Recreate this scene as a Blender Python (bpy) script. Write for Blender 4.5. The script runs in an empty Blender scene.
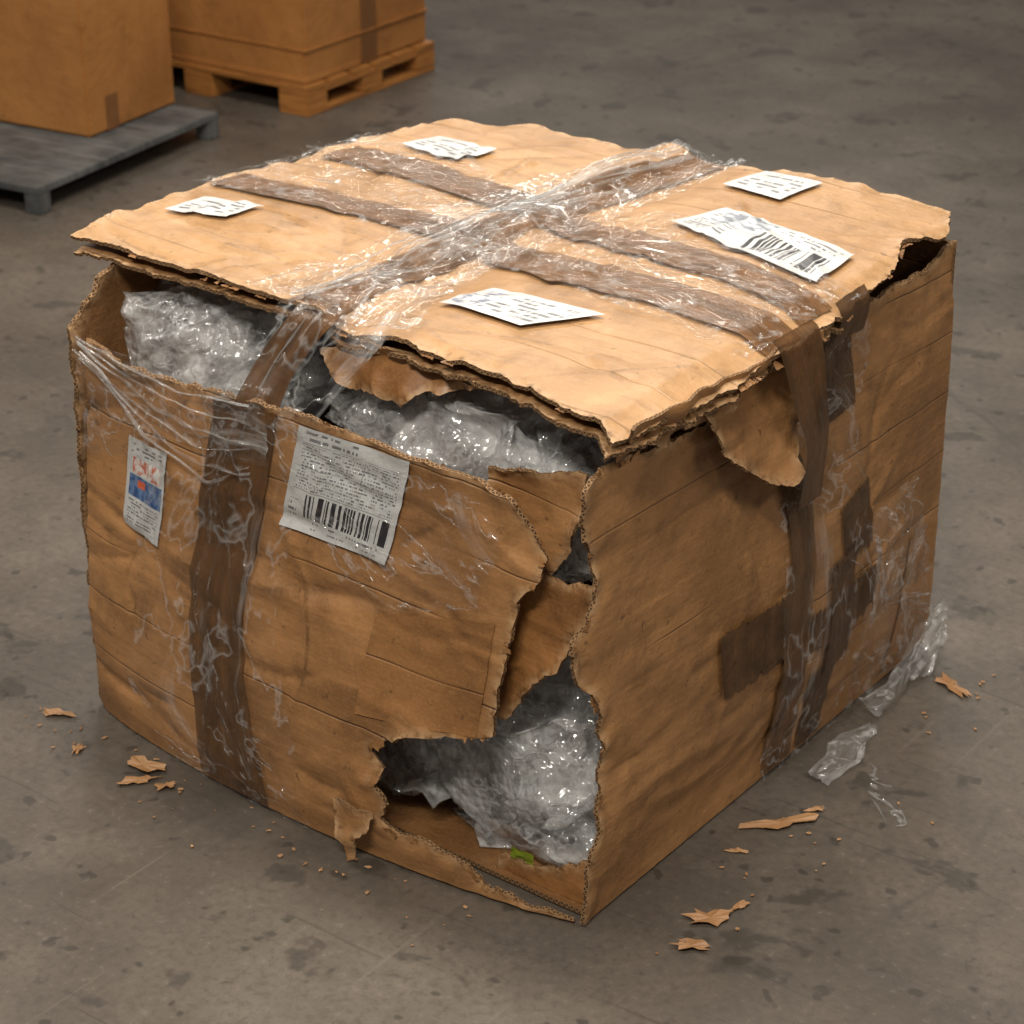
import bpy, bmesh, math, random
import numpy as np
from mathutils import Vector, noise, Matrix
from mathutils.geometry import delaunay_2d_cdt
random.seed(7)
SC=bpy.context.scene
COL=bpy.context.collection
H=0.70; W=0.885; D=0.89

# ------------------------------------------------------------------ nodes
class NB:
    def __init__(s,name):
        s.m=bpy.data.materials.new(name); s.m.use_nodes=True
        s.t=s.m.node_tree; s.t.nodes.clear()
        s.out=s.n('ShaderNodeOutputMaterial')
    def n(s,k,**kw):
        x=s.t.nodes.new(k)
        for a,b in kw.items(): setattr(x,a,b)
        return x
    def L(s,a,b): s.t.links.new(a,b)
    def put(s,sock,v):
        if isinstance(v,bpy.types.NodeSocket): s.L(v,sock)
        elif v is not None:
            if isinstance(v,(tuple,list)) and len(v)==3 and sock.type=='RGBA': v=(*v,1)
            sock.default_value=v
    def M(s,op,a,b=None,c=None,clamp=False):
        x=s.n('ShaderNodeMath',operation=op,use_clamp=clamp)
        s.put(x.inputs[0],a)
        if b is not None: s.put(x.inputs[1],b)
        if c is not None: s.put(x.inputs[2],c)
        return x.outputs[0]
    def mix(s,f,a,b,mode='MIX'):
        x=s.n('ShaderNodeMix',data_type='RGBA',blend_type=mode)
        s.put(x.inputs[0],f); s.put(x.inputs[6],a); s.put(x.inputs[7],b)
        return x.outputs[2]
    def ramp(s,f,stops):
        x=s.n('ShaderNodeValToRGB'); e=x.color_ramp.elements
        while len(e)<len(stops): e.new(0.5)
        for i,(p,c) in enumerate(stops):
            e[i].position=p; e[i].color=(c,c,c,1) if isinstance(c,(int,float)) else (*c,1)
        s.L(f,x.inputs[0]); return x.outputs[0]
    def uv(s): return s.n('ShaderNodeTexCoord').outputs['UV']
    def obj(s): return s.n('ShaderNodeTexCoord').outputs['Object']
    def map(s,v,sc=(1,1,1),rot=(0,0,0),loc=(0,0,0)):
        x=s.n('ShaderNodeMapping'); s.L(v,x.inputs[0])
        x.inputs['Scale'].default_value=sc; x.inputs['Rotation'].default_value=rot; x.inputs['Location'].default_value=loc
        return x.outputs[0]
    def noise(s,v,scale,detail=4,rough=.55,dist=0):
        x=s.n('ShaderNodeTexNoise'); s.L(v,x.inputs['Vector'])
        x.inputs['Scale'].default_value=scale; x.inputs['Detail'].default_value=detail
        x.inputs['Roughness'].default_value=rough; x.inputs['Distortion'].default_value=dist
        return x.outputs[0]
    def vor(s,v,scale,feature='DISTANCE_TO_EDGE'):
        x=s.n('ShaderNodeTexVoronoi',feature=feature); s.L(v,x.inputs['Vector']); x.inputs['Scale'].default_value=scale
        return x.outputs['Distance']
    def warp(s,v,scale,amt):
        n=s.n('ShaderNodeTexNoise'); s.L(v,n.inputs['Vector']); n.inputs['Scale'].default_value=scale; n.inputs['Detail'].default_value=2
        a=s.n('ShaderNodeVectorMath',operation='MULTIPLY_ADD'); s.L(n.outputs['Color'],a.inputs[0]); a.inputs[1].default_value=(amt,)*3
        s.L(v,a.inputs[2]); return a.outputs[0]
    def bump(s,h,strength=.5,dist=.002,nrm=None):
        x=s.n('ShaderNodeBump'); s.L(h,x.inputs['Height']); x.inputs['Strength'].default_value=strength; x.inputs['Distance'].default_value=dist
        if nrm: s.L(nrm,x.inputs['Normal'])
        return x.outputs[0]
    def bsdf(s,col,rough=.6,nrm=None,**kw):
        x=s.n('ShaderNodeBsdfPrincipled'); s.put(x.inputs['Base Color'],col); s.put(x.inputs['Roughness'],rough)
        if nrm: s.L(nrm,x.inputs['Normal'])
        for k,v in kw.items(): s.put(x.inputs[k.replace('_',' ')],v)
        return x.outputs[0]
    def done(s,sh): s.L(sh,s.out.inputs[0]); return s.m

def kraft(name,base=(.46,.255,.108),dark=(.30,.155,.06),crease=1.0,seed=0.,tear=True,inner=False,grime=.6,lines=.30):
    b=NB(name); v=b.map(b.uv(),loc=(seed,seed*1.7,0))
    n1=b.noise(v,2.6,6,.68); n2=b.noise(v,13,4,.65); n3=b.noise(v,230,1,.7)
    c=b.mix(b.ramp(n1,[(.41,0),(.59,1)]),base,dark)
    c=b.mix(b.M('MULTIPLY',b.ramp(n2,[(.50,0),(.66,1)]),.50),c,tuple(x*.60 for x in dark))
    c=b.mix(b.M('MULTIPLY',b.ramp(n2,[(.30,1),(.42,0)]),.32),c,tuple(min(1,x*1.35) for x in base))
    c=b.mix(b.M('MULTIPLY',b.ramp(n3,[(.45,0),(.75,1)]),.15),c,(.56,.36,.18))
    sc=b.noise(b.map(v,(2.0,26,1),(0,0,.04)),2,4,.62)
    c=b.mix(b.M('MULTIPLY',b.ramp(sc,[(.56,0),(.74,1)]),.30),c,tuple(min(1,x*1.45) for x in base))
    c=b.mix(b.M('MULTIPLY',b.ramp(sc,[(.28,1),(.42,0)]),.36),c,tuple(x*.50 for x in dark))
    w=b.warp(v,3,.03)
    sp=b.ramp(b.noise(v,40,3,.7),[(.64,0),(.70,1)])
    c=b.mix(b.M('MULTIPLY',sp,grime),c,(.085,.043,.02))
    sep=b.n('ShaderNodeSeparateXYZ'); b.L(b.map(w,rot=(0,0,.02)),sep.inputs[0])
    ln=b.ramp(b.M('DIVIDE',b.M('PINGPONG',sep.outputs[1],.047),.047),[(0,1),(.045,0)])
    ln=b.M('MULTIPLY',ln,b.ramp(b.noise(b.map(v,(1.2,14,1)),1.5,2),[(.50,0),(.60,1)]))
    c=b.mix(b.M('MULTIPLY',ln,lines),c,tuple(x*.5 for x in dark))
    h=b.M('ADD',b.M('MULTIPLY',ln,-.8),b.M('MULTIPLY',n2,1.5)); h=b.M('ADD',h,b.M('MULTIPLY',sc,.4))
    if tear:
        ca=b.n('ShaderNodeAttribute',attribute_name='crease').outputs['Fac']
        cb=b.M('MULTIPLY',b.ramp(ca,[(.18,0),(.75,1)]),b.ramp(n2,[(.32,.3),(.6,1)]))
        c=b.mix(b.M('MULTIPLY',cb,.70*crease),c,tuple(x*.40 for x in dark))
        a=b.n('ShaderNodeAttribute',attribute_name='tear'); tn=b.noise(v,70,3,.7)
        tf=b.M('MULTIPLY',a.outputs['Fac'],b.ramp(tn,[(.35,0),(.6,1)]))
        c=b.mix(tf,c,(.48,.30,.155))
        c=b.mix(b.M('MULTIPLY',b.M('MULTIPLY',a.outputs['Fac'],b.ramp(tn,[(.3,1),(.48,0)])),.9),c,(.07,.033,.014))
    nr=b.bump(h,.6,.005)
    return b.done(b.bsdf(c,.46,nr,Specular_IOR_Level=.5))

def corr_edge():
    b=NB('corrugated_edge'); sep=b.n('ShaderNodeSeparateXYZ'); v=b.uv(); b.L(v,sep.inputs[0])
    s_,t_=sep.outputs[0],sep.outputs[1]
    tri=b.M('DIVIDE',b.M('PINGPONG',s_,.004),.004)
    d=b.M('ABSOLUTE',b.M('SUBTRACT',tri,t_))
    z=b.ramp(d,[(.12,1),(.32,0)])
    lin=b.ramp(b.M('ABSOLUTE',b.M('SUBTRACT',t_,.5)),[(.36,0),(.42,1)])
    f=b.M('MAXIMUM',z,lin); nz=b.noise(v,120,3)
    f=b.M('MULTIPLY',f,b.ramp(nz,[(.3,.35),(.6,1)]))
    c=b.mix(f,(.045,.020,.007),(.37,.21,.09))
    return b.done(b.bsdf(c,.85))

def tape_mat(name,col,al=.85,rough=.25):
    b=NB(name); v=b.uv(); o=b.obj()
    n1=b.noise(b.map(v,(3,40,1)),1,4,.6,.3); n2=b.noise(o,18,4,.65)
    c=b.mix(b.ramp(n1,[(.35,0),(.72,1)]),col,tuple(min(1,x*1.9) for x in col))
    c=b.mix(b.M('MULTIPLY',b.ramp(n2,[(.48,0),(.65,1)]),.6),c,tuple(x*.5 for x in col))
    nr=b.bump(b.M('ADD',b.M('MULTIPLY',n1,1.7),b.M('MULTIPLY',n2,2.2)),.65,.004)
    sh=b.bsdf(c,rough,nr,Specular_IOR_Level=.35)
    tr=b.n('ShaderNodeBsdfTransparent'); mx=b.n('ShaderNodeMixShader'); mx.inputs[0].default_value=al
    b.L(tr.outputs[0],mx.inputs[1]); b.L(sh,mx.inputs[2]); return b.done(mx.outputs[0])

def film_mat(name,lo=.08,hi=.5,streak=(6,60,1),scale=1.,tint=(.84,.84,.83),uvm=True,rough=.14,p=(.45,.72),fr=(.03,.35),bs=.6,rdw=.55,bub=0.,rdp=.022):
    b=NB(name); v=b.uv() if uvm else b.obj()
    w=b.warp(v,4,.10)
    n1=b.noise(b.map(w,streak),scale,4,.65,.4)
    n2=b.noise(w,11,3,.6)
    rd=b.ramp(b.M('ABSOLUTE',b.M('SUBTRACT',n2,.5)),[(0,1),(rdp,0)])
    f=b.M('MAXIMUM',b.ramp(n1,[(p[0],0),(p[1],1)]),b.M('MULTIPLY',rd,rdw))
    h=b.M('ADD',b.M('MULTIPLY',n1,2.0),b.M('ADD',b.M('MULTIPLY',n2,2.5),b.M('MULTIPLY',rd,.3)))
    if bub:
        bb=b.vor(v,75,'F1'); h=b.M('ADD',h,b.M('MULTIPLY',b.ramp(bb,[(.15,1),(.7,0)]),bub))
        f=b.M('MAXIMUM',f,b.M('MULTIPLY',b.ramp(bb,[(.45,0),(.55,1),(.75,.2)]),.45))
    fac=b.M('MULTIPLY_ADD',f,hi-lo,lo)
    nr=b.bump(h,bs,.008)
    lw=b.n('ShaderNodeLayerWeight'); lw.inputs[0].default_value=.5; b.L(nr,lw.inputs['Normal'])
    fz=b.M('MULTIPLY_ADD',b.M('POWER',lw.outputs['Facing'],3.),fr[1],fr[0],clamp=True)
    sh=b.bsdf(tint,rough,nr,Specular_IOR_Level=.8)
    tr=b.n('ShaderNodeBsdfTransparent'); mx=b.n('ShaderNodeMixShader')
    gl=b.n('ShaderNodeBsdfGlossy'); gl.inputs['Roughness'].default_value=.10; b.L(nr,gl.inputs['Normal'])
    b.L(fac,mx.inputs[0]); b.L(tr.outputs[0],mx.inputs[1]); b.L(sh,mx.inputs[2])
    m2=b.n('ShaderNodeMixShader'); b.L(fz,m2.inputs[0]); b.L(mx.outputs[0],m2.inputs[1]); b.L(gl.outputs[0],m2.inputs[2])
    return b.done(m2.outputs[0])

def label_mat(name,items,dirt=.35):
    b=NB(name); v=b.uv(); sep=b.n('ShaderNodeSeparateXYZ'); b.L(v,sep.inputs[0]); U,V=sep.outputs[0],sep.outputs[1]
    c=b.mix(b.ramp(b.noise(v,4,4),[(.4,0),(.7,1)]),(.58,.58,.565),(.47,.47,.46))
    def rect(r):
        a=b.M('MULTIPLY',b.M('GREATER_THAN',U,r[0]),b.M('LESS_THAN',U,r[2]))
        return b.M('MULTIPLY',a,b.M('MULTIPLY',b.M('GREATER_THAN',V,r[1]),b.M('LESS_THAN',V,r[3])))
    def cell(x,y):
        cb=b.n('ShaderNodeCombineXYZ'); b.put(cb.inputs[0],x); b.put(cb.inputs[1],y)
        w=b.n('ShaderNodeTexWhiteNoise',noise_dimensions='2D'); b.L(cb.outputs[0],w.inputs[0]); return w.outputs[0]
    for k,r,p in items:
        m=rect(r)
        if k=='bar':
            q=cell(b.M('FLOOR',b.M('MULTIPLY',U,p)),3.3); m=b.M('MULTIPLY',m,b.M('GREATER_THAN',q,.45)); c=b.mix(m,c,(.02,.02,.025))
        elif k=='text':
            nx,ny,th=p; row=b.M('MULTIPLY',V,ny); fr=b.M('FRACT',row)
            q=cell(b.M('FLOOR',b.M('MULTIPLY',U,nx)),b.M('FLOOR',row)); q2=cell(b.M('FLOOR',b.M('MULTIPLY',U,nx/6)),b.M('ADD',b.M('FLOOR',row),9.5))
            m=b.M('MULTIPLY',m,b.M('GREATER_THAN',q,th)); m=b.M('MULTIPLY',m,b.M('GREATER_THAN',q2,.25))
            m=b.M('MULTIPLY',m,b.M('MULTIPLY',b.M('GREATER_THAN',fr,.25),b.M('LESS_THAN',fr,.75)))
            c=b.mix(b.M('MULTIPLY',m,.8),c,(.07,.07,.08))
        elif k=='line':
            c=b.mix(b.M('MULTIPLY',m,.7),c,(.10,.10,.11))
        elif k=='col': c=b.mix(m,c,p)
        elif k=='pic':
            nz=b.noise(v,9,4,.6); c=b.mix(m,c,b.mix(b.ramp(nz,[(.42,0),(.55,1)]),p[0],p[1]))
    c=b.mix(b.M('MULTIPLY',b.ramp(b.noise(v,6,5,.7),[(.55,0),(.75,1)]),dirt),c,(.35,.24,.15))
    return b.done(b.bsdf(c,.35,b.bump(b.noise(v,5,3),.5,.006)))

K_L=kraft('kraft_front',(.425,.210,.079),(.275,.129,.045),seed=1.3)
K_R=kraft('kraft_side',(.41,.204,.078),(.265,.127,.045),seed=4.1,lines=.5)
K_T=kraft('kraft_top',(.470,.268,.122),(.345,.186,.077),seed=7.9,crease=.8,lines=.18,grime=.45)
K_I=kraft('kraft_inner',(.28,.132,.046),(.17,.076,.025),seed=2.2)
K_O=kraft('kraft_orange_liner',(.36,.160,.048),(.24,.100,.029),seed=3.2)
K_P=kraft('kraft_patch',(.34,.157,.052),(.26,.118,.038),seed=5.5,tear=False,crease=.3)
EDGE=corr_edge()
TAPE=tape_mat('brown_packing_tape',(.095,.045,.017),.90,.3)
TAPE_D=tape_mat('brown_packing_tape_dark',(.070,.035,.015),.94,.4)
TAPE_T=tape_mat('brown_packing_tape_light',(.125,.058,.020),.92,.32)
FILM=film_mat('clear_stretch_film',.010,.40,(3,26,1),fr=(.035,.34),p=(.53,.70),bs=.8)
FILM_T=film_mat('clear_stretch_film_thin',.004,.24,(3,22,1),p=(.57,.74),fr=(.02,.20),rdw=.85,bs=.8)
FILM_B=film_mat('crumpled_film',.07,.52,(1,1,1),scale=9,uvm=False,p=(.44,.66),tint=(.93,.93,.92),fr=(.06,.5),bs=.40,bub=.7,rough=.17)
FILM_H=film_mat('film_wad',.10,.55,(4,30,1),fr=(.05,.5))
b=NB('inner_plastic'); n=b.noise(b.obj(),12,3); bb=b.vor(b.obj(),75,'F1'); CORE=b.done(b.bsdf(b.mix(b.ramp(n,[(.38,0),(.62,1)]),(.20,.18,.16),b.mix(b.ramp(bb,[(.3,0),(.5,1)]),(.58,.575,.56),(.88,.88,.86))),.2,b.bump(b.M('ADD',n,b.M('MULTIPLY',bb,-.5)),.6,.01)))

# ------------------------------------------------------------------ surfaces
def ss(a,b,x):
    t=max(0,min(1,(x-a)/(b-a))); return t*t*(3-2*t)
SEG={}
def mkseg(key,n,rect,seed,hor=.6,k=1.):
    R=random.Random(seed); L=[]
    for _ in range(n):
        x=R.uniform(rect[0],rect[2]); y=R.uniform(rect[1],rect[3])
        a=R.gauss(0,.14) if R.random()<hor else R.uniform(-1.5,1.5)
        l=R.uniform(.025,.16); dx,dy=math.cos(a),math.sin(a)
        L.append((x,y,dx,dy,l,R.choice((-1,-1,1))*R.uniform(.002,.0065)*k,R.uniform(.005,.009),R.uniform(-1.5,1.5)))
    SEG[key]=np.array(L)
mkseg(1.0,85,(-.88,.03,-.02,.58),11,.5,.8); mkseg(5.0,60,(.02,.03,.88,.63),12,.62,.55); mkseg(9.0,80,(-.9,.06,.0,.87),13,.3,.9)
def segs(u,v,key):
    A=SEG.get(key)
    if A is None: return 0.,0.
    rx=u-A[:,0]; ry=v-A[:,1]; al=rx*A[:,2]+ry*A[:,3]; pe=-rx*A[:,3]+ry*A[:,2]+A[:,7]*al*al*2
    t=np.clip(1-(al/A[:,4])**2,0,1); g=np.maximum(0,1-np.abs(pe)/(A[:,6]*2.4))*t
    return float((g*A[:,5]).sum()),float((np.maximum(0,1-np.abs(pe)/(A[:,6]*.75))*t*(np.abs(A[:,5])/.0050)).max())
def crum(u,v,seed,a=1.):
    p=Vector((u,v,seed))
    r=noise.noise(p*2.3)*.010+noise.noise(p*6.1)*.0030
    k=abs(noise.noise(Vector((u*2.2+v*1.2,v*4.5-u*.8,seed+3)))); r+=.011*min(k,.35)
    k=abs(noise.noise(Vector((u*6-v*2,v*7+u*2,seed+13)))); r+=(.0012 if seed==5. else .0030)*min(k,.35)
    d,_=segs(u,v,seed)
    return (r+d+noise.noise(p*22)*.0008)*a
def SL(u,v,o=0.):
    t=max(0,min(1,-u/.885)); b=.055*(max(0,math.sin(math.pi*t))**.6)*ss(.60,.12,v)
    return Vector((u,-b-crum(u,v,1.0)*ss(0,.05,v)-o,v))
def SR(u,v,o=0.):
    t=max(0,min(1,u/.9)); b=.018*math.sin(math.pi*t)*ss(.66,.3,v)*ss(0,.2,v)
    return Vector((b+crum(u,v,5.0)*ss(0,.05,v)+o,u,v))
def ST(u,v,o=0.):
    z=H+crum(u,v,9.0,.9)
    c=-.485+.02*noise.noise(Vector((v*4,0,0)))
    z+=.014*math.exp(-((u-c)/.030)**2)*(.6+.9*noise.noise(Vector((v*7,u*9,4))))-.010*math.exp(-((u-c-.07)/.05)**2)
    if u>0: z-=u*.35
    z-=.012*ss(.16,0,v)*(.5+noise.noise(Vector((u*6,0,2))))
    return Vector((u,v,z+o))
KEY={SL:1.0,SR:5.0,ST:9.0}

def newobj(name,verts,faces,mats,parent=None,smooth=True,mi=None,uvs=None):
    me=bpy.data.meshes.new(name); me.from_pydata([tuple(v) for v in verts],[],faces)
    for m in mats: me.materials.append(m)
    if mi is not None: me.polygons.foreach_set('material_index',mi)
    if smooth: me.polygons.foreach_set('use_smooth',[True]*len(me.polygons))
    if uvs is not None:
        ul=me.uv_layers.new(name='UVMap')
        li=np.zeros(len(me.loops),dtype=np.int32); me.loops.foreach_get('vertex_index',li)
        ul.data.foreach_set('uv',np.asarray(uvs,dtype=np.float32)[li].ravel())
    me.update(); ob=bpy.data.objects.new(name,me); COL.objects.link(ob)
    if parent: ob.parent=parent
    return ob

def inpoly(P,poly):
    x,y=P[:,0],P[:,1]; ins=np.zeros(len(P),bool); n=len(poly)
    for i in range(n):
        x1,y1=poly[i]; x2,y2=poly[(i+1)%n]
        if y1==y2: continue
        c=((y1>y)!=(y2>y))&(x<(x2-x1)*(y-y1)/(y2-y1)+x1); ins^=c
    return ins
def rough_outline(pts,step=.005):
    out=[];tr=[]
    n=len(pts)
    for i in range(n):
        a=pts[i]; c=pts[(i+1)%n]; j=a[2] if len(a)>2 else .005
        l=math.hypot(c[0]-a[0],c[1]-a[1]); k=max(1,int(l/step))
        for q in range(k):
            t=q/k; u=a[0]+(c[0]-a[0])*t; v=a[1]+(c[1]-a[1])*t
            w=Vector((u*40,v*40,i*.01)); w2=Vector((u*130,v*130,3))
            du=j*(noise.noise(w)+.6*noise.noise(w2)); dv=j*(noise.noise(w+Vector((9,4,2)))+.6*noise.noise(w2+Vector((7,1,1))))
            out.append((u+du,v+dv)); tr.append(1. if j>.002 else 0.)
    return out,tr
def panel(name,S,outline,mat,parent,th=.007,step=.008,off=0.,curl=.012,inner=None,offf=None,edge=True,tearw=.008,sgn=1):
    ol,tr=rough_outline(outline)
    O=np.array(ol); T=np.array(tr)
    u0,v0=O.min(0); u1,v1=O.max(0)
    g=[]
    rs=np.random.RandomState(3)
    for a in np.arange(u0,u1,step):
        for c in np.arange(v0,v1,step): g.append((a,c))
    G=np.array(g)+rs.uniform(-.25,.25,(len(g),2))*step
    G=G[inpoly(G,ol)]
    if len(G):
        dm=np.concatenate([np.sqrt(((G[i:i+1000,None,:]-O[None])**2).sum(2)).min(1) for i in range(0,len(G),1000)])
        G=G[dm>step*.45]
    V=[Vector(p) for p in ol]+[Vector(p) for p in G]
    n=len(ol)
    r=delaunay_2d_cdt(V,[(i,(i+1)%n) for i in range(n)],[],1,1e-6)
    v2=r[0]; F=[tuple(f) for f in r[2]]
    P=np.array([(p.x,p.y) for p in v2])
    TO=O[T>.5]
    if len(TO): dt=np.concatenate([np.sqrt(((P[i:i+1000,None,:]-TO[None])**2).sum(2)).min(1) for i in range(0,len(P),1000)])
    else: dt=np.full(len(P),9.)
    pos=[]
    for i,p in enumerate(P):
        e=math.exp(-dt[i]/.02); q=noise.noise(Vector((p[0]*11,p[1]*11,4.)))+.5*noise.noise(Vector((p[0]*32,p[1]*32,4.)))
        o=off+(offf(p[0],p[1]) if offf else 0)+curl*e*(q*1.2+.15)
        pos.append(S(p[0],p[1],o))
    A=np.array([tuple(x) for x in pos]); Fa=np.array(F)
    outw=np.array(S(P[0][0],P[0][1],1.))-np.array(S(P[0][0],P[0][1],0.))
    fn=np.cross(A[Fa[:,1]]-A[Fa[:,0]],A[Fa[:,2]]-A[Fa[:,0]])
    if (fn@outw).sum()<0: Fa=Fa[:,::-1]; fn=-fn
    vn=np.zeros_like(A)
    for k in range(3): np.add.at(vn,Fa[:,k],fn)
    vn/=np.maximum(1e-12,np.linalg.norm(vn,axis=1))[:,None]
    N=len(A); B=A-vn*th
    ed={}
    for f in Fa:
        for k in range(3):
            a,c=int(f[k]),int(f[(k+1)%3]); ed[(a,c)]=1
    bd={a:c for (a,c) in ed if (c,a) not in ed}
    verts=[*A,*B]; faces=[tuple(map(int,f)) for f in Fa]+[(int(f[2])+N,int(f[1])+N,int(f[0])+N) for f in Fa]
    mi=[0]*len(Fa)+[2]*len(Fa)
    uv=[*P,*P]; tear=[math.exp(-(d/tearw)**2) for d in dt]*2
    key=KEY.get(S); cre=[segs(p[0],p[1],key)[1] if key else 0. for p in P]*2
    s=0.; seen=set()
    if edge:
      for st in list(bd):
        if st in seen: continue
        a=st
        while a not in seen and a in bd:
            seen.add(a); c=bd[a]; l=float(np.linalg.norm(A[c]-A[a])); i0=len(verts)
            verts+= [A[a],A[c],B[c],B[a]]; uv+=[(s,1),(s+l,1),(s+l,0),(s,0)]; tear+=[0]*4; cre+=[0]*4; s+=l
            faces.append((i0+1,i0,i0+3,i0+2)); mi.append(1); a=c
    ob=newobj(name,verts,faces,[mat,EDGE,inner or K_I],parent,True,mi,uv)
    at=ob.data.attributes.new('tear','FLOAT','POINT'); at.data.foreach_set('value',np.array(tear,dtype=np.float32))
    at=ob.data.attributes.new('crease','FLOAT','POINT'); at.data.foreach_set('value',np.array(cre,dtype=np.float32))
    return ob

def ribbon(name,Lp,Rp,mat,parent,S=None,off=.0025,nv=10,seg=.008,amp=.0012,seed=0.,fray=.0,ej=.002,n3=1.,data=False):
    def cr(P,t):
        n=len(P)-1; x=t*n; i=min(n-1,int(x)); f=x-i
        g=lambda k:Vector(P[max(0,min(n,k))])
        a,b_,c,d=g(i-1),g(i),g(i+1),g(i+2)
        return .5*((2*b_)+(c-a)*f+(2*a-5*b_+4*c-d)*f*f+(3*b_-a-3*c+d)*f**3)
    L=sum((Vector(Lp[i+1])-Vector(Lp[i])).length for i in range(len(Lp)-1)); nu=max(4,int(L/seg))
    vs=[];uv=[];fs=[]
    for i in range(nu+1):
        t=i/nu; a=cr(Lp,t); c=cr(Rp,t)
        if ej>.005:
            dr=(c-a).normalized(); a=a+dr*ej*noise.noise(Vector((t*L*7,1,seed))); c=c+dr*ej*noise.noise(Vector((t*L*7,9,seed)))
        w=(c-a).length
        for j in range(nv+1):
            s=j/nv
            p=a.lerp(c,s)
            if S:
                jj=(noise.noise(Vector((t*L*60,s*20,seed)))*fray if i in(0,nu) else 0)
                edge=.002*noise.noise(Vector((t*L*25,s*5,seed)))*(1 if j in(0,nv) else 0)
                q=S(p.x+edge,p.y+jj,off+amp*(1+noise.noise(Vector((t*L*30+s*w*25,s*w*90,seed)))))
            else:
                q=Vector(p); g=Vector((t*L*9,s*w*45,seed))*n3
                h=noise.noise(g)+.5*noise.noise(g*2.3); h2=noise.noise(g+Vector((5,5,5)))+.5*noise.noise(g*2.3+Vector((1,5,5)))
                q+=Vector((h*.5+h2*.5,-h,h*.8-h2*.3))*amp
                if q.z<.003: q.z=.003+.1*abs(q.z)
            vs.append(q); uv.append((t*L,s*w))
    for i in range(nu):
        for j in range(nv):
            a=i*(nv+1)+j; fs.append((a,a+1,a+nv+2,a+nv+1))
    if data: return vs,fs,uv
    return newobj(name,vs,fs,[mat],parent,True,None,uv)
def strands(name,lst,mat,parent,S,off,wd=.006,seed=0):
    V=[];F=[];UV=[]
    for k,pl in enumerate(lst):
        wk=wd*random.uniform(.5,1.5)
        n=26; P=[Vector(p) for p in pl]; m=len(P)-1
        o=len(V)
        for i in range(n+1):
            t=i/n*m; a=min(m-1,int(t)); f=t-a; p=P[a].lerp(P[a+1],f); d=(P[a+1]-P[a]).normalized(); nn=Vector((-d.y,d.x))
            p=p+nn*.010*noise.noise(Vector((i*.15,k*3.1,seed)))
            hw=wk*(.15+abs(noise.noise(Vector((i*.22,k*1.7,seed+3))))*1.9)
            for j in range(4):
                s=(j/3-.5)*2; q=p+nn*hw*s
                V.append(S(q.x,q.y,off+.004*(1-s*s)+.002*noise.noise(Vector((i*.5,j,k))))); UV.append((i*.02,s*.02+k*.37))
        for i in range(n):
            for j in range(3):
                a=o+i*4+j; F.append((a,a+1,a+5,a+4))
    return newobj(name,V,F,[mat],parent,True,None,UV)
def quad(name,c4,mat,parent,S,off=.004,n=34):
    vs=[];uv=[];fs=[]
    bl,br,tr,tl=[Vector(x) for x in c4]
    for i in range(n+1):
        for j in range(n+1):
            u=i/n;v=j/n; p=bl.lerp(br,u).lerp(tl.lerp(tr,u),v)
            vs.append(S(p.x,p.y,off)); uv.append((u,v))
    for i in range(n):
        for j in range(n):
            a=i*(n+1)+j; fs.append((a,a+n+1,a+n+2,a+1))
    ob=newobj(name,vs,fs,[mat],parent,True,None,uv)
    return ob
def patch(name,c4,mat,parent,S,off):
    ob=quad(name,c4,mat,parent,S,off)
    bl,br,tr,tl=[Vector(x) for x in c4]
    for l in ob.data.uv_layers[0].data:
        u,v=l.uv; p=bl.lerp(br,u).lerp(tl.lerp(tr,u),v); l.uv=(p.x,p.y)
def shards(name,S,line,mat,parent,n,outdir,off=0.,size=(.006,.022),seed=1):
    R=random.Random(seed); V=[];F=[];UV=[]
    P=[Vector(p[:2]) for p in line]; Ls=[(P[i+1]-P[i]).length for i in range(len(P)-1)]; T=sum(Ls)
    for q in range(n):
        x=R.random()*T; i=0
        while i<len(Ls)-1 and x>Ls[i]: x-=Ls[i]; i+=1
        p=P[i].lerp(P[i+1],min(1,x/Ls[i])); d=(P[i+1]-P[i]).normalized(); nn=Vector((-d.y,d.x))*outdir
        l=R.uniform(*size); w=R.uniform(1.2,3.)*l; cu=R.uniform(-.2,.8)*l; sk=R.uniform(-.6,.6)*l
        o=len(V); m=4; K=7
        edg=[.45+.55*R.random() for _ in range(K)]; edg[0]=edg[-1]=.05
        for a in range(m+1):
            for s in range(K):
                t=a/m*edg[s]; r=p+d*w*(s/(K-1)-.5)*(1-.25*t)-nn*.006+nn*(l+.006)*t+d*sk*t*t
                V.append(S(r.x,r.y,off+.0005+cu*t*t+.001*R.uniform(-1,1))); UV.append((r.x,r.y))
        for a in range(m):
            for s in range(K-1):
                b_=o+a*K+s; F.append((b_,b_+1,b_+K+1,b_+K))
    return newobj(name,V,F,[mat],parent,True,None,UV)
def empty(name,loc=(0,0,0)):
    e=bpy.data.objects.new(name,None); e.location=loc; COL.objects.link(e); return e

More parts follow.
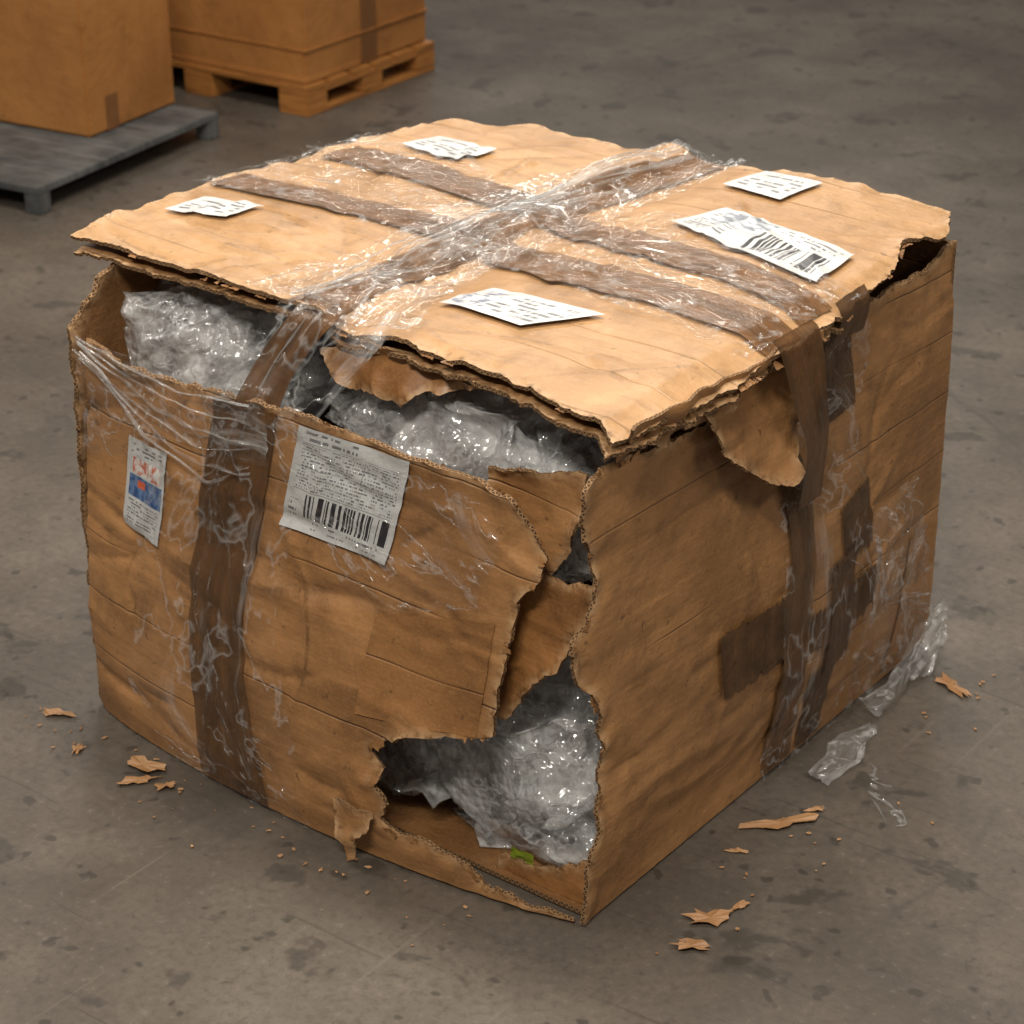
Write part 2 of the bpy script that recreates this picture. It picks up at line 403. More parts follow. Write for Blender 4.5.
# ------------------------------------------------------------------ the box
BOX=empty('damaged_cardboard_box')
J=.006; Sx=.0008
left=[(-.851,.591,J),(-.765,.576,J),(-.671,.575,J),(-.60,.583,J),(-.526,.589,J),(-.474,.589,.003),(-.373,.586,.003),(-.275,.582,.003),(-.228,.585,.004),(-.151,.578,J),(-.121,.573,J),(-.106,.558,J),(-.084,.538,J),(-.064,.511,J),(-.068,.476,J),(-.094,.445,.004),(-.104,.40,.004),(-.110,.381,.004),(-.118,.33,.004),(-.127,.25,J),(-.140,.242,.002),(-.186,.228,.003),(-.252,.212,J),(-.285,.193,J),(-.310,.172,J),(-.292,.15,J),(-.300,.125,J),(-.279,.098,J),(-.290,.07,J),(-.265,.055,J),(-.235,.062,J),(-.188,.055,J),(-.154,.045,J),(-.140,.022,J),(-.105,.018,J),(-.05,.014,.003),(-.012,.006,Sx),(-.3,.004,Sx),(-.6,.004,Sx),(-.888,.004,.002),(-.885,.12,.002),(-.873,.246,.002),(-.862,.423,.002)]
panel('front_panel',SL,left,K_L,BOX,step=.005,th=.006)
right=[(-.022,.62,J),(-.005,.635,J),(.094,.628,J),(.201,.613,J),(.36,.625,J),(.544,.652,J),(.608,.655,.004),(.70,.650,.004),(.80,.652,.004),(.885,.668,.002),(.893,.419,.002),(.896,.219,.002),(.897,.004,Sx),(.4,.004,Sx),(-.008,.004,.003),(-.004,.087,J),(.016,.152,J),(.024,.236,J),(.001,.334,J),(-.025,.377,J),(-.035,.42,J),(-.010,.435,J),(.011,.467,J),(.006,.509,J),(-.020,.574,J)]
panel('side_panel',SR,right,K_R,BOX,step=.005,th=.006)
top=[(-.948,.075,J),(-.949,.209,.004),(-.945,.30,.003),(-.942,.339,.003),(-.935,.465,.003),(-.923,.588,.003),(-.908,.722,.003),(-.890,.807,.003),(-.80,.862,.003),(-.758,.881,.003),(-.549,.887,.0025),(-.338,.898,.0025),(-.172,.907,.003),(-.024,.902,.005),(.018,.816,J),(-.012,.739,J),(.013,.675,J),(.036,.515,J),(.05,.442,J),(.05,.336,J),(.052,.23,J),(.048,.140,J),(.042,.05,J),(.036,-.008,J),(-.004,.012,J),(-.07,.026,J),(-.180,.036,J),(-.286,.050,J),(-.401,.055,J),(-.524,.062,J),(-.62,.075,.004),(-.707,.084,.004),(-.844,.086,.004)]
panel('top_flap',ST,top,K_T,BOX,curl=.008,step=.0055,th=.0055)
sec=[(u*.985-.002+(.012 if -.9<u<-.2 and v<.1 else 0)-(.10 if (v>.60 and u>-.1) else 0),v*.985+(-.012 if v<.1 else 0)+.008,.009) for u,v,_ in top]
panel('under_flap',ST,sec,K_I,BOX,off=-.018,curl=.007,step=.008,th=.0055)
panel('back_panel',lambda u,v,o=0:Vector((u,.885+crum(u,v,12.)*.5*ss(0,.05,v)+o,v)),[(-.885,.004,Sx),(-.001,.004,Sx),(-.001,.665,.002),(-.885,.68,.002)],K_R,BOX,step=.02)
panel('far_side_panel',lambda u,v,o=0:Vector((-.885-crum(u,v,14.)*.5*ss(0,.05,v)-o,u,v)),[(.0,.004,Sx),(.885,.004,Sx),(.885,.68,.002),(.12,.675,J),(.05,.66,J),(.0,.60,J)],K_L,BOX,step=.02,inner=K_I)
panel('bottom_panel',lambda u,v,o=0:Vector((u,v,.011+o)),[(-.87,.01,Sx),(-.01,.01,Sx),(-.01,.87,Sx),(-.87,.87,Sx)],K_I,BOX,step=.05,curl=0)
frag=[(.01,.700,.002),(.14,.700,.002),(.25,.695,.002),(.36,.695,.002),(.44,.69,J),(.40,.655,J),(.33,.645,J),(.27,.64,J),(.2,.628,J),(.15,.645,J),(.114,.632,J),(.08,.65,J),(.052,.630,J),(.03,.66,J)]
panel('crushed_side_flap',SR,frag,K_L,BOX,th=.004,off=.012,offf=lambda u,v:.035*ss(.62,.70,v)+.012*noise.noise(Vector((u*22,v*30,3))),curl=.02,step=.006)
dang=[(.19,.665,J),(.20,.635,J),(.225,.59,J),(.261,.557,J),(.30,.53,J),(.347,.503,J),(.40,.500,J),(.385,.53,J),(.405,.56,J),(.385,.60,J),(.42,.65,J),(.40,.685,.002),(.28,.685,.002)]
panel('dangling_flap',SR,dang,K_L,BOX,th=.003,off=.026,offf=lambda u,v:.02*ss(.66,.5,v)+.012*abs(noise.noise(Vector((u*12,v*12,0))))-.004,curl=.016,step=.005)
SI=lambda u,v,o=0.:Vector((u,.022-crum(u*2,v*2,21.,1.4)-o,v))
panel('corner_liner_upper',SI,[(-.17,.585,J),(-.02,.625,J),(-.018,.585,J),(-.035,.55,J),(-.06,.49,J),(-.09,.45,J),(-.15,.40,J),(-.17,.50,J)],K_L,BOX,th=.004,step=.006,curl=.015)
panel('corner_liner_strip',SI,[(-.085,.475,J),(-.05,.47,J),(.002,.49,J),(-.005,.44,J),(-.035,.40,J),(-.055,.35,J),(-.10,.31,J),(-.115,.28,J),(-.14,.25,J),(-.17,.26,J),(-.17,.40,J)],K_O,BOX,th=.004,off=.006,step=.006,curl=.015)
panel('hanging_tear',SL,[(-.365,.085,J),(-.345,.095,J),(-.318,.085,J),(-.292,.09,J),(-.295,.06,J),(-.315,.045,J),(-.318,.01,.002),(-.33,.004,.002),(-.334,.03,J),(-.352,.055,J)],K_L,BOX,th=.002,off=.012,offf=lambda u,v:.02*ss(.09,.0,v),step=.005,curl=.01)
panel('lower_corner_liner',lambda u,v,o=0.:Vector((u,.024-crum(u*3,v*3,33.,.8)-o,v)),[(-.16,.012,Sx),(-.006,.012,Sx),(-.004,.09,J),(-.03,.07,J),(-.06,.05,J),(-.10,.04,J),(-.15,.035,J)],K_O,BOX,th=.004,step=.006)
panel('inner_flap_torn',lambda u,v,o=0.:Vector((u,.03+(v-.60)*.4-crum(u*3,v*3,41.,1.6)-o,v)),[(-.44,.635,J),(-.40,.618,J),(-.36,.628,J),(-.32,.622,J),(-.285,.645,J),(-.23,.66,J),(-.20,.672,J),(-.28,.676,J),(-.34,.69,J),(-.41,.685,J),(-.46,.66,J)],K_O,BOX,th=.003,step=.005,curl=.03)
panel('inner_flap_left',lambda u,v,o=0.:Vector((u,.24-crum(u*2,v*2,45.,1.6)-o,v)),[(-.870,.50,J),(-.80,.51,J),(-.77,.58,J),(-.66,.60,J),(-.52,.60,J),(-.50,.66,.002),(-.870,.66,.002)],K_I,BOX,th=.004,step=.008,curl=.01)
shards('torn_shreds_front',SL,left[:19],K_L,BOX,16,1,seed=2,size=(.004,.010))
shards('torn_shreds_hole',SL,left[19:36],K_L,BOX,14,1,seed=3,size=(.004,.010))
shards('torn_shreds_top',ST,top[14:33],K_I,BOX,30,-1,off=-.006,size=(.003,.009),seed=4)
shards('torn_shreds_side',SR,right[14:]+right[:6],K_R,BOX,24,1,seed=5,size=(.004,.009))

patch('kraft_patch_front',[(-.335,.215),(-.150,.24),(-.128,.405),(-.315,.36)],K_P,BOX,SL,.0025)
patch('kraft_patch_side',[(.755,.02),(.89,.02),(.878,.225),(.80,.23)],K_P,BOX,SR,.0025)

ribbon('tape_1',[(-.600,.578),(-.625,.45),(-.640,.30),(-.632,.15),(-.628,.012)],[(-.548,.580),(-.567,.45),(-.583,.30),(-.575,.15),(-.560,.012)],TAPE,BOX,SL,off=.003,seed=1)
ribbon('tape_2',[(-.543,.582),(-.572,.45),(-.590,.30),(-.580,.15),(-.563,.012)],[(-.488,.582),(-.512,.45),(-.535,.30),(-.520,.15),(-.490,.012)],TAPE,BOX,SL,off=.0045,seed=2)
ribbon('tape_bridge',[(-.575,-.006,.560),(-.560,-.004,.588),(-.545,.015,.630),(-.515,.045,.690),(-.51,.08,.715)],[(-.500,-.006,.560),(-.49,-.004,.588),(-.475,.015,.640),(-.44,.040,.695),(-.43,.08,.712)],TAPE,BOX,amp=.006,nv=16,seg=.005,seed=3)
ribbon('tape_seam',[(-.53,.065),(-.53,.25),(-.525,.50),(-.49,.70),(-.455,.885)],[(-.45,.06),(-.455,.25),(-.45,.50),(-.425,.70),(-.39,.888)],TAPE_T,BOX,ST,off=.003,nv=14,seg=.006,seed=4)
ribbon('tape_cross_1',[(-.935,.335),(-.80,.345),(-.65,.37),(-.50,.375)],[(-.93,.405),(-.80,.41),(-.65,.44),(-.50,.45)],TAPE_T,BOX,ST,off=.0035,nv=14,seg=.006,seed=5)
ribbon('tape_cross_2',[(-.90,.54),(-.734,.540),(-.471,.51),(-.286,.468),(-.126,.462),(.03,.40)],[(-.89,.615),(-.734,.615),(-.471,.585),(-.286,.54),(-.126,.535),(.03,.48)],TAPE_T,BOX,ST,off=.0045,nv=14,seg=.006,seed=6)
ribbon('tape_cross_3',[(-.45,.36),(-.30,.33),(-.15,.33),(.045,.30)],[(-.45,.43),(-.30,.41),(-.15,.405),(.045,.38)],TAPE_T,BOX,ST,off=.0045,nv=14,seg=.006,seed=7)
ribbon('tape_side_1',[(.335,.625),(.35,.55),(.425,.42),(.425,.20),(.418,.012)],[(.41,.64),(.43,.55),(.485,.42),(.49,.20),(.49,.012)],TAPE,BOX,SR,off=.004,nv=14,seg=.006,seed=8)
ribbon('tape_side_drop',[(.046,.305,.712),(.056,.315,.690),(.062,.345,.61),(.060,.385,.54),(.030,.425,.43)],[(.046,.40,.712),(.056,.41,.690),(.060,.425,.61),(.050,.455,.54),(.028,.487,.43)],TAPE,BOX,amp=.003,nv=14,seg=.005,seed=48)
ribbon('tape_side_2',[(.49,.66),(.495,.60),(.508,.51)],[(.575,.66),(.585,.60),(.600,.52)],TAPE_D,BOX,SR,off=.004,seed=9,fray=.01)
ribbon('tape_side_2_top',[(.036,.475,.708),(.044,.48,.685),(.026,.488,.64)],[(.030,.56,.708),(.038,.565,.685),(.026,.575,.64)],TAPE_D,BOX,amp=.003,nv=14,seg=.005,seed=49)
ribbon('tape_side_3',[(.51,.13),(.512,.06),(.505,.012)],[(.575,.14),(.575,.08),(.565,.012)],TAPE_D,BOX,SR,seed=10,fray=.01)
for i,(a,c) in enumerate([(((.565,.375),(.576,.285)),((.641,.395),(.655,.29))),(((.268,.303),(.275,.210)),((.430,.300),(.439,.195))),(((.49,.235),(.49,.175)),((.67,.25),(.665,.185))),(((.54,.30),(.54,.12)),((.60,.31),(.60,.14)))]):
    ribbon('tape_piece_%d'%(i+1),a,c,TAPE_D,BOX,SR,off=.0035+.001*i,seed=20+i,fray=.016,nv=24)

LB=label_mat('label_big',[('text',(.08,.88,.55,.97),(60,14,.35)),('text',(.06,.42,.95,.84),(130,34,.45)),('line',(.05,.852,.95,.858),0),('line',(.05,.40,.95,.407),0),('line',(.62,.62,.627,.85),0),('line',(.05,.62,.95,.626),0),('bar',(.17,.14,.96,.38),120),('text',(.2,.04,.9,.11),(70,14,.4)),('text',(.04,.12,.12,.3),(90,18,.4))])
LS=label_mat('label_small',[('text',(.1,.82,.9,.95),(26,24,.3)),('pic',(.15,.62,.9,.8),((.55,.16,.10),(.72,.70,.66))),('pic',(.08,.36,.95,.60),((.03,.08,.22),(.12,.2,.35))),('col',(.3,.48,.5,.56),(.6,.12,.05)),('text',(.1,.05,.9,.33),(40,30,.35))])
LT=label_mat('label_text',[('text',(.1,.12,.9,.9),(44,7,.20))])
LBAR=label_mat('label_barcode',[('text',(.04,.1,.3,.9),(60,14,.3)),('pic',(.08,.45,.45,.95),((.15,.17,.2),(.5,.52,.55))),('bar',(.45,.12,.95,.62),130),('text',(.5,.7,.95,.92),(80,14,.3))])
LP=label_mat('label_picture',[('pic',(.02,.1,.3,.85),((.16,.18,.25),(.6,.58,.55))),('text',(.34,.12,.95,.9),(60,8,.22))])
quad('label_small',[(-.778,.345),(-.706,.332),(-.690,.472),(-.765,.478)],LS,BOX,SL,.0045)
quad('label_shipping',[(-.483,.432),(-.300,.432),(-.268,.578),(-.450,.578)],LB,BOX,SL,.0055)
quad('label_top_1',[(-.908,.218),(-.813,.245),(-.801,.311),(-.894,.284)],LT,BOX,ST,.006)
quad('label_top_2',[(-.842,.663),(-.725,.655),(-.712,.736),(-.825,.735)],LT,BOX,ST,.006)
quad('label_top_3',[(-.337,.792),(-.229,.775),(-.213,.868),(-.314,.875)],LT,BOX,ST,.006)
quad('label_top_4',[(-.305,.605),(-.024,.530),(-.035,.650),(-.272,.700)],LBAR,BOX,ST,.007)
quad('label_top_5',[(-.376,.181),(-.232,.165),(-.170,.260),(-.350,.262)],LP,BOX,ST,.006)

ribbon('film_seam',[(-.60,.05),(-.58,.25),(-.58,.50),(-.54,.70),(-.50,.89)],[(-.33,.05),(-.38,.25),(-.38,.50),(-.36,.70),(-.35,.89)],FILM,BOX,ST,off=.008,amp=.007,nv=34,seg=.006,seed=31,ej=.05)
ribbon('film_cross',[(-.94,.30),(-.70,.33),(-.45,.33),(-.2,.28),(.04,.26)],[(-.90,.65),(-.70,.64),(-.45,.60),(-.2,.58),(.04,.56)],FILM_T,BOX,ST,off=.010,amp=.005,nv=40,seed=32,ej=.05)
ribbon('film_front_corner',[(-.862,.61),(-.76,.60),(-.65,.597),(-.50,.60)],[(-.855,.43),(-.76,.45),(-.66,.50),(-.50,.51)],FILM,BOX,SL,off=.007,amp=.006,nv=24,seg=.006,seed=33,ej=.02)
ribbon('film_front',[(-.70,.58),(-.74,.35),(-.74,.1),(-.72,.012)],[(-.44,.58),(-.46,.35),(-.44,.1),(-.40,.012)],FILM_T,BOX,SL,off=.008,amp=.004,nv=30,seed=34,ej=.05)
ribbon('film_front_right',[(-.50,.57),(-.42,.45),(-.33,.36)],[(-.16,.565),(-.14,.47),(-.15,.42)],FILM_T,BOX,SL,off=.009,amp=.004,nv=34,seed=63,ej=.05)
ribbon('film_side',[(.30,.62),(.36,.5),(.40,.3),(.40,.012)],[(.62,.64),(.60,.5),(.62,.3),(.60,.012)],FILM_T,BOX,SR,off=.008,amp=.005,nv=24,seed=35,ej=.04)
ribbon('film_side_low',[(.60,.34),(.62,.24),(.62,.12),(.60,.012)],[(.76,.36),(.80,.28),(.85,.18),(.88,.06)],FILM,BOX,SR,off=.010,amp=.010,nv=30,seg=.006,seed=36,ej=.04)
ribbon('film_bridge',[(-.62,-.012,.560),(-.60,-.008,.59),(-.57,.015,.640),(-.53,.045,.70),(-.53,.09,.72)],[(-.40,-.012,.560),(-.41,-.008,.59),(-.38,.015,.64),(-.34,.040,.705),(-.32,.09,.72)],FILM,BOX,amp=.010,nv=24,seg=.005,seed=37,ej=.03)
ribbon('film_corner_wad',[(.03,.64,.04),(.035,.74,.055),(.03,.82,.075),(.03,.89,.10)],[(.05,.66,.004),(.05,.74,.008),(.05,.82,.02),(.04,.89,.05)],FILM_H,BOX,amp=.018,nv=30,seg=.004,seed=38,ej=.02,n3=2.2)
R=random.Random(5)
fan=[]
for i in range(6):
    t=i/5; fan.append([(-.862+.01*R.random(),.60-.03*t),(-.78+.05*t,.585-.09*t),(-.66+.05*t,.57-.12*t),(-.53,.585-.14*t*R.uniform(.6,1))])
strands('film_strands_front',fan,FILM_H,BOX,SL,.010,.0022,1)
strands('film_strands_tape',[[(-.60+.10*R.random(),.58),(-.56+.06*R.uniform(-1,1),.45),(-.60+.06*R.uniform(-1,1),.28),(-.57+.07*R.uniform(-1,1),.05)] for _ in range(5)],FILM_T,BOX,SL,.010,.006,2)
strands('film_strands_seam',[[(-.52+.12*R.random(),.06),(-.50+.05*R.uniform(-1,1),.28),(-.49+.05*R.uniform(-1,1),.52),(-.45+.05*R.uniform(-1,1),.86)] for _ in range(6)],FILM_H,BOX,ST,.014,.0034,3)
strands('film_strands_cross',[[(-.93,.33+.28*R.random()),(-.70,.36+.22*R.random()),(-.45,.36+.2*R.random()),(-.2,.32+.22*R.random()),(.03,.30+.24*R.random())] for _ in range(5)],FILM_T,BOX,ST,.014,.0050,4)
strands('film_strands_side',[[(.56+.1*R.random(),.30),(.68+.06*R.random(),.18),(.86,.07+.05*R.random())] for _ in range(4)],FILM_H,BOX,SR,.012,.0025,5)

# ------------------------------------------------------------------ crumpled plastic
def vn3(q): return Vector((noise.noise(q),noise.noise(q+Vector((31,7,3))),noise.noise(q+Vector((5,47,11)))))
def blob(c,r,seed,sub=6,amp=.35):
    bm=bmesh.new(); bmesh.ops.create_icosphere(bm,subdivisions=sub,radius=1)
    vs=[]
    for v in bm.verts:
        p=v.co.copy(); q=p*1.15+Vector((seed*3.1,seed*1.7,0))
        d=vn3(q*1.1)*.34+vn3(q*2.3)*.26
        k=abs(noise.noise((q+d)*2.0+Vector((3,3,3)))); d-=p*(.40*(k**.8)-.1)
        d+=vn3((q+d*.8)*4.6)*.07
        s=p+d*(amp/.5)
        x,y,z=c[0]+s.x*r[0],c[1]+s.y*r[1],c[2]+s.z*r[2]
        x=min(-.016,max(-.865,x)); y=max(.030 if z<.58 else .012,y); z=max(.016,z)
        if z>.63: z=.63+(z-.63)*.35
        vs.append(Vector((x,y,z)))
    fs=[tuple(x.index for x in f.verts) for f in bm.faces]; bm.free(); return vs,fs
def blobs(name,lst,mats,parent=None):
    V=[];F=[];MI=[]
    for (c,r,s,sub,a,m) in lst:
        v,f=blob(c,r,s,sub,a); o=len(V); V+=v; F+=[tuple(i+o for i in t) for t in f]; MI+=[m]*len(f)
    return newobj(name,V,F,mats,parent,True,MI,None)
blobs('bubble_wrap',[((-.74,.15,.545),(.135,.11,.135),1.,6,.5,0),((-.745,.16,.54),(.12,.10,.115),2.,5,.5,0),((-.745,.17,.53),(.08,.07,.08),2.6,4,.5,1),
 ((-.28,.16,.54),(.20,.13,.13),3.,6,.5,0),((-.27,.17,.53),(.18,.11,.11),4.,5,.5,0),((-.27,.18,.52),(.14,.08,.08),4.6,4,.5,1),((-.11,.13,.52),(.085,.09,.125),5.,5,.5,0),((-.10,.14,.49),(.055,.05,.08),5.5,4,.5,1),
 ((-.18,.135,.135),(.18,.125,.145),6.,6,.5,0),((-.18,.145,.135),(.15,.10,.12),7.,5,.5,0),((-.19,.16,.12),(.11,.07,.09),7.6,4,.5,1),
 ((-.32,.125,.13),(.12,.10,.12),8.,6,.5,0),((-.32,.135,.12),(.09,.07,.08),8.6,4,.5,1)],[FILM_B,CORE])
b=NB('green_wrapper'); GREEN=b.done(b.bsdf((.20,.25,.02),.4))
V=[];F=[]
for i in range(7):
    for j in range(7): V.append((-.135+i*.006,.020+.004*noise.noise(Vector((i*.5,j*.5,2))),.036+j*.003+.004*noise.noise(Vector((i*.6,j*.6,9)))))
for i in range(6):
    for j in range(6): a=i*7+j; F.append((a,a+7,a+8,a+1))
newobj('green_wrapper_scrap',V,F,[GREEN],BOX)
ribbon('plastic_film_scrap',[(.045,.47,.004),(.05,.52,.012),(.04,.58,.010),(.045,.64,.004)],[(.085,.46,.004),(.09,.52,.008),(.08,.57,.010),(.07,.64,.004)],FILM_H,None,amp=.010,nv=26,seg=.004,seed=51,n3=2.2,ej=.03)
ribbon('plastic_film_strip',[(.10,.545,.003),(.12,.50,.006),(.16,.46,.003),(.20,.425,.003)],[(.125,.555,.003),(.15,.52,.006),(.185,.48,.003),(.225,.445,.003)],FILM,None,amp=.004,nv=8,seg=.006,seed=52)

# ------------------------------------------------------------------ scraps
SCRAP=kraft('kraft_scrap',(.42,.23,.10),(.34,.17,.07),tear=False,seed=6.)
V=[];F=[];UV=[]
def scrap(cx,cy,l,w,rot):
    n=18; o=len(V); 
    for i in range(n):
        a=2*math.pi*i/n; r=1+.38*random.uniform(-1,1)
        x=l*.5*r*math.cos(a); y=w*.5*r*math.sin(a)
        X=cx+x*math.cos(rot)-y*math.sin(rot); Y=cy+x*math.sin(rot)+y*math.cos(rot)
        V.append((X,Y,.002+random.random()*min(.006,w*.3))); UV.append((X,Y))
    V.append((cx,cy,.004)); UV.append((cx,cy))
    for i in range(n): F.append((o+i,o+(i+1)%n,o+n))
for s in [(-.913,-.06,.05,.02,.4),(-.715,-.085,.07,.03,.2),(-.69,-.115,.05,.02,1),(-.82,-.11,.03,.015,2),(.079,.343,.09,.025,.9),(.12,.106,.06,.03,.7),(.135,.15,.03,.012,1.3),(.131,.042,.05,.02,.5),(.096,.81,.08,.025,-.4),(.065,.252,.03,.01,.5),(.10,.40,.03,.012,.8),(-.65,-.10,.03,.02,1)]: scrap(*s)
for i in range(95):
    t=random.random()
    if random.random()<.55: x,y=-.95+.95*t*.9,-.06-abs(random.gauss(0,.045))
    else:
        x,y=.05+abs(random.gauss(0,.07)),t*.9
        if .42<y<.66 and x<.13: continue
        if y>.6 and x<.09: continue
    s=random.uniform(.002,.009); scrap(x,y,s,s*.6,random.random()*3)
newobj('cardboard_scraps',V,F,[SCRAP],None,False,None,UV)

# ------------------------------------------------------------------ floor
b=NB('concrete'); o=b.obj()
n1=b.noise(o,1.3,6,.62); n2=b.noise(o,6,6,.66); n3=b.noise(o,70,3,.7); n4=b.noise(b.map(o,loc=(9,3,0)),2.6,5,.62)
c=b.mix(b.ramp(n1,[(.38,0),(.62,1)]),(.074,.060,.047),(.140,.115,.091))
c=b.mix(b.M('MULTIPLY',b.ramp(n2,[(.44,0),(.66,1)]),.45),c,(.055,.045,.035))
c=b.mix(b.M('MULTIPLY',b.ramp(n4,[(.52,0),(.66,1)]),.42),c,(.170,.143,.115))
c=b.mix(b.M('MULTIPLY',b.ramp(n3,[(.48,0),(.66,1)]),.40),c,(.048,.040,.031))
c=b.mix(b.M('MULTIPLY',b.ramp(n3,[(.28,1),(.40,0)]),.32),c,(.22,.19,.16))
st=b.ramp(b.noise(b.map(o,loc=(2,7,0)),7,4,.6,.2),[(.60,0),(.64,1)]); c=b.mix(b.M('MULTIPLY',st,.55),c,(.030,.025,.020))
st2=b.ramp(b.noise(b.map(o,loc=(5,5,0)),24,2,.5),[(.64,0),(.69,1)]); c=b.mix(b.M('MULTIPLY',st2,.60),c,(.028,.023,.018))
cr=b.ramp(b.vor(b.warp(o,1.5,.4),.5),[(0,1),(.0025,0)]); c=b.mix(b.M('MULTIPLY',cr,b.M('MULTIPLY',b.ramp(n4,[(.45,0),(.6,1)]),.5)),c,(.04,.035,.03))
scr=b.ramp(b.noise(b.map(b.warp(o,2,.1),(1.2,60,1),(0,0,.75)),1.5,2,.5),[(.66,0),(.70,1)]); c=b.mix(b.M('MULTIPLY',scr,.35),c,(.036,.030,.024))
scr2=b.ramp(b.noise(b.map(o,(50,1.5,1),(0,0,.2)),1.5,2,.5),[(.69,0),(.73,1)]); c=b.mix(b.M('MULTIPLY',scr2,.18),c,(.21,.18,.15))
ro=b.M('MULTIPLY_ADD',n2,.45,.22)
nr=b.bump(b.M('ADD',b.M('MULTIPLY',n3,.4),n2),.3,.004)
CONC=b.done(b.bsdf(c,ro,nr,Specular_IOR_Level=.45))
newobj('floor',[(-14,-8,0),(10,-8,0),(10,16,0),(-14,16,0)],[(0,1,2,3)],[CONC],None,False)

# ------------------------------------------------------------------ background
def boxmesh(bm,x0,x1,y0,y1,z0,z1,bev=.003):
    r=bmesh.ops.create_cube(bm,size=1)
    for v in r['verts']: v.co=Vector(((x0+x1)/2+v.co.x*(x1-x0),(y0+y1)/2+v.co.y*(y1-y0),(z0+z1)/2+v.co.z*(z1-z0)))
    es=list({e for v in r['verts'] for e in v.link_edges}); bmesh.ops.bevel(bm,geom=es,offset=bev,segments=2,affect='EDGES')
def fin(bm,name,mat,parent):
    me=bpy.data.meshes.new(name); bm.to_mesh(me); bm.free(); me.materials.append(mat); ob=bpy.data.objects.new(name,me); COL.objects.link(ob); ob.parent=parent; return ob
b=NB('steel_grey'); n=b.noise(b.obj(),9,6,.7); n2=b.noise(b.map(b.obj(),(3,40,1)),1.5,4,.6)
c=b.mix(b.ramp(n,[(.4,0),(.65,1)]),(.055,.057,.057),(.12,.122,.118)); c=b.mix(b.M('MULTIPLY',b.ramp(n2,[(.5,0),(.65,1)]),.5),c,(.19,.19,.185)); STEEL=b.done(b.bsdf(c,.55,None,Metallic=.1))
b=NB('pallet_wood'); n=b.noise(b.map(b.obj(),(2,2,30)),3,5,.6); WOOD=b.done(b.bsdf(b.mix(b.ramp(n,[(.35,0),(.7,1)]),(.42,.175,.040),(.20,.078,.018)),.6,b.bump(n,.3,.003)))
def bgk(name,base,dark):
    b=NB(name); o=b.obj(); n1=b.noise(o,3,5,.65); n3=b.noise(o,10,4,.7)
    c=b.mix(b.ramp(n1,[(.35,0),(.65,1)]),base,dark)
    c=b.mix(b.M('MULTIPLY',b.ramp(n3,[(.56,0),(.70,1)]),.40),c,tuple(x*.5 for x in dark))
    return b.done(b.bsdf(c,.55,b.bump(b.M('ADD',n1,b.M('MULTIPLY',n3,.3)),.5,.02)))
BK1=bgk('kraft_background',(.40,.175,.047),(.28,.113,.028)); BKT=bgk('kraft_background_tape',(.20,.085,.026),(.15,.062,.018))
def place(e,x,y,rz): e.location=(x,y,0); e.rotation_euler=(0,0,rz)
cart=empty('steel_platform_cart'); bm=bmesh.new()
boxmesh(bm,-1.3,0,0,.73,.050,.067,.002)
for x in (-1.3,-.69,-.045):
    for y in (.0,.685): boxmesh(bm,x,x+.045,y,y+.045,0,.052,.003)
for y in (.15,.36,.57): boxmesh(bm,-1.3,-.01,y,y+.006,.0665,.0685,.0008)
fin(bm,'deck',STEEL,cart); place(cart,-2.64,1.447,.15)
bx=empty('cardboard_box'); bm=bmesh.new()
boxmesh(bm,-.62,0,0,.36,.069,.62,.006); fin(bm,'carton',BK1,bx)
bm=bmesh.new(); boxmesh(bm,-.001,.0015,.07,.12,.070,.16,.0005); fin(bm,'tape',BKT,bx); place(bx,-2.836,1.797,.15)
pal=empty('wooden_pallet'); bm=bmesh.new()
for i in range(6): boxmesh(bm,-.80,0,.012+i*.100,.012+i*.100+.085,.068,.083,.002)
for x in (-.80,-.44,-.10):
    boxmesh(bm,x,x+.10,.012,.597,.055,.068,.002)
    for y in (.012,.26,.51): boxmesh(bm,x,x+.10,y,y+.087,.013,.056,.002)
    boxmesh(bm,x,x+.10,.012,.597,0,.013,.002)
fin(bm,'boards',WOOD,pal); place(pal,-2.68,2.425,.06)
b2=empty('cardboard_box'); bm=bmesh.new(); boxmesh(bm,-.74,0,.004,.285,.0845,.60,.006); boxmesh(bm,-.74,-.002,.288,.56,.0845,.60,.006)
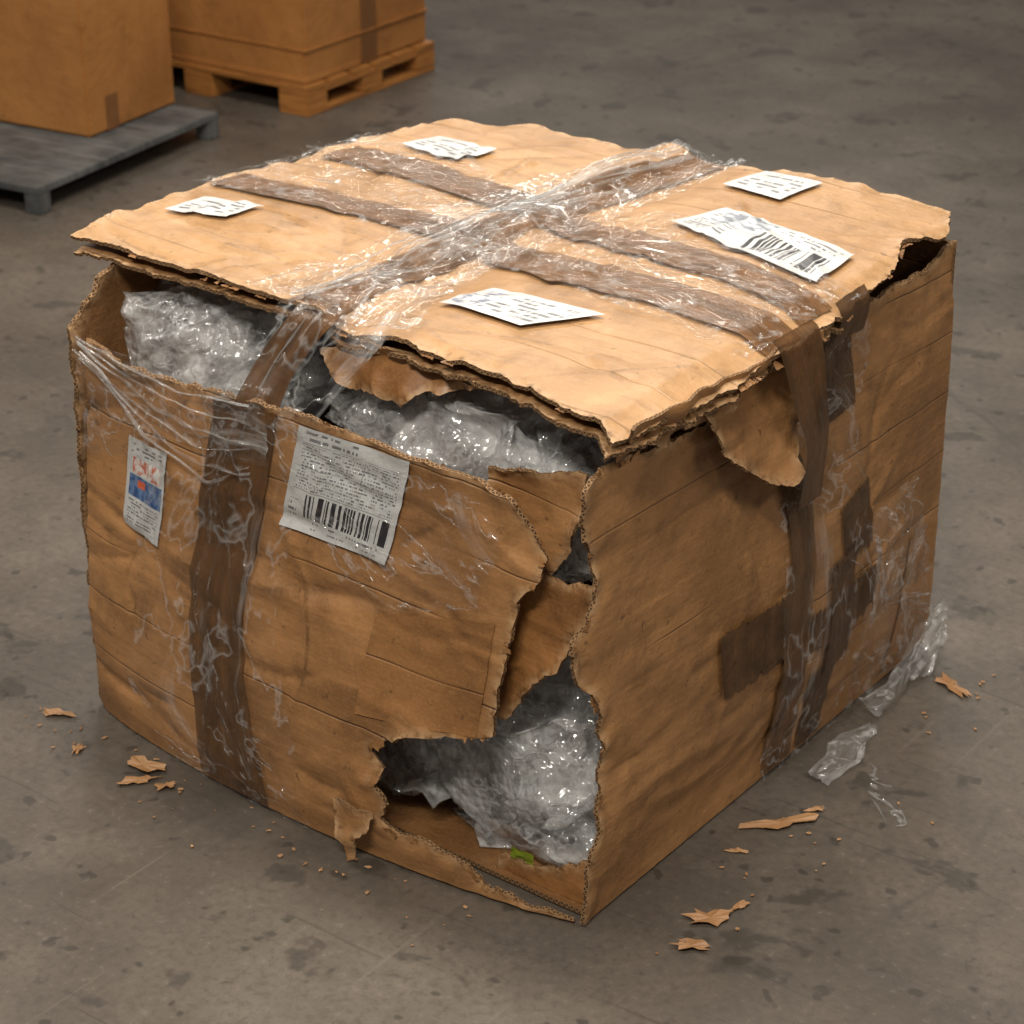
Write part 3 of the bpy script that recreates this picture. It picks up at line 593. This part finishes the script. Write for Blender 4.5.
boxmesh(bm,-.742,.006,-.002,.24,.0845,.10,.003); boxmesh(bm,-.742,.006,.0,.56,.17,.178,.003); fin(bm,'carton',BK1,b2)
bm=bmesh.new(); boxmesh(bm,-.001,.0025,.25,.32,.0845,.60,.0005); fin(bm,'tape',BKT,b2); place(b2,-2.70,2.45,.06)

# ------------------------------------------------------------------ light
w=bpy.data.worlds.new('World'); SC.world=w; w.use_nodes=True
w.node_tree.nodes['Background'].inputs[0].default_value=(1,.95,.89,1); w.node_tree.nodes['Background'].inputs[1].default_value=.15
def area(name,loc,tgt,sx,sy,p,col=(1,.935,.84)):
    l=bpy.data.lights.new(name,'AREA'); l.shape='RECTANGLE'; l.size=sx; l.size_y=sy; l.energy=p; l.color=col
    o=bpy.data.objects.new(name,l); o.location=loc; o.rotation_euler=(Vector(tgt)-Vector(loc)).to_track_quat('-Z','Y').to_euler(); COL.objects.link(o)
area('ceiling_light_1',(-.5,.9,4.2),(-.4,.4,.5),1.6,.6,155)
area('front_highlight_light',(1.0,-2.4,4.0),(-.3,.2,.4),1.4,.3,140)  # unseen lamp added above the camera for highlights on the plastic
area('sparkle_strip_light',(-3.2,-1.0,4.0),(-.5,.2,.4),2.4,.25,60)  # unseen narrow strip, added for sparkle on film and plastic
area('ceiling_light_4',(-2.0,3.6,4.2),(-2.4,2.6,.3),2.0,.6,18)
area('rear_glint_light',(-4.6,6.0,4.4),(-.5,.6,.6),3.2,.35,95)  # unseen strip added behind the box for film glints and floor sheen
area('right_fill_light',(3.4,.6,3.6),(0,.4,.4),1.6,.4,45)  # unseen fill lamp, added to brighten the right face

# ------------------------------------------------------------------ camera
cd=bpy.data.cameras.new('camera'); cam=bpy.data.objects.new('camera',cd); COL.objects.link(cam)
cam.location=(1.336,-1.8955,1.7413); cam.rotation_euler=(math.pi/2-.462,0,.6544)
cd.sensor_width=36; cd.lens=2239.9/1024*36; cd.clip_end=100
cd.dof.use_dof=True; cd.dof.focus_distance=2.78; cd.dof.aperture_fstop=8
SC.camera=cam
SC.view_settings.view_transform='Standard'
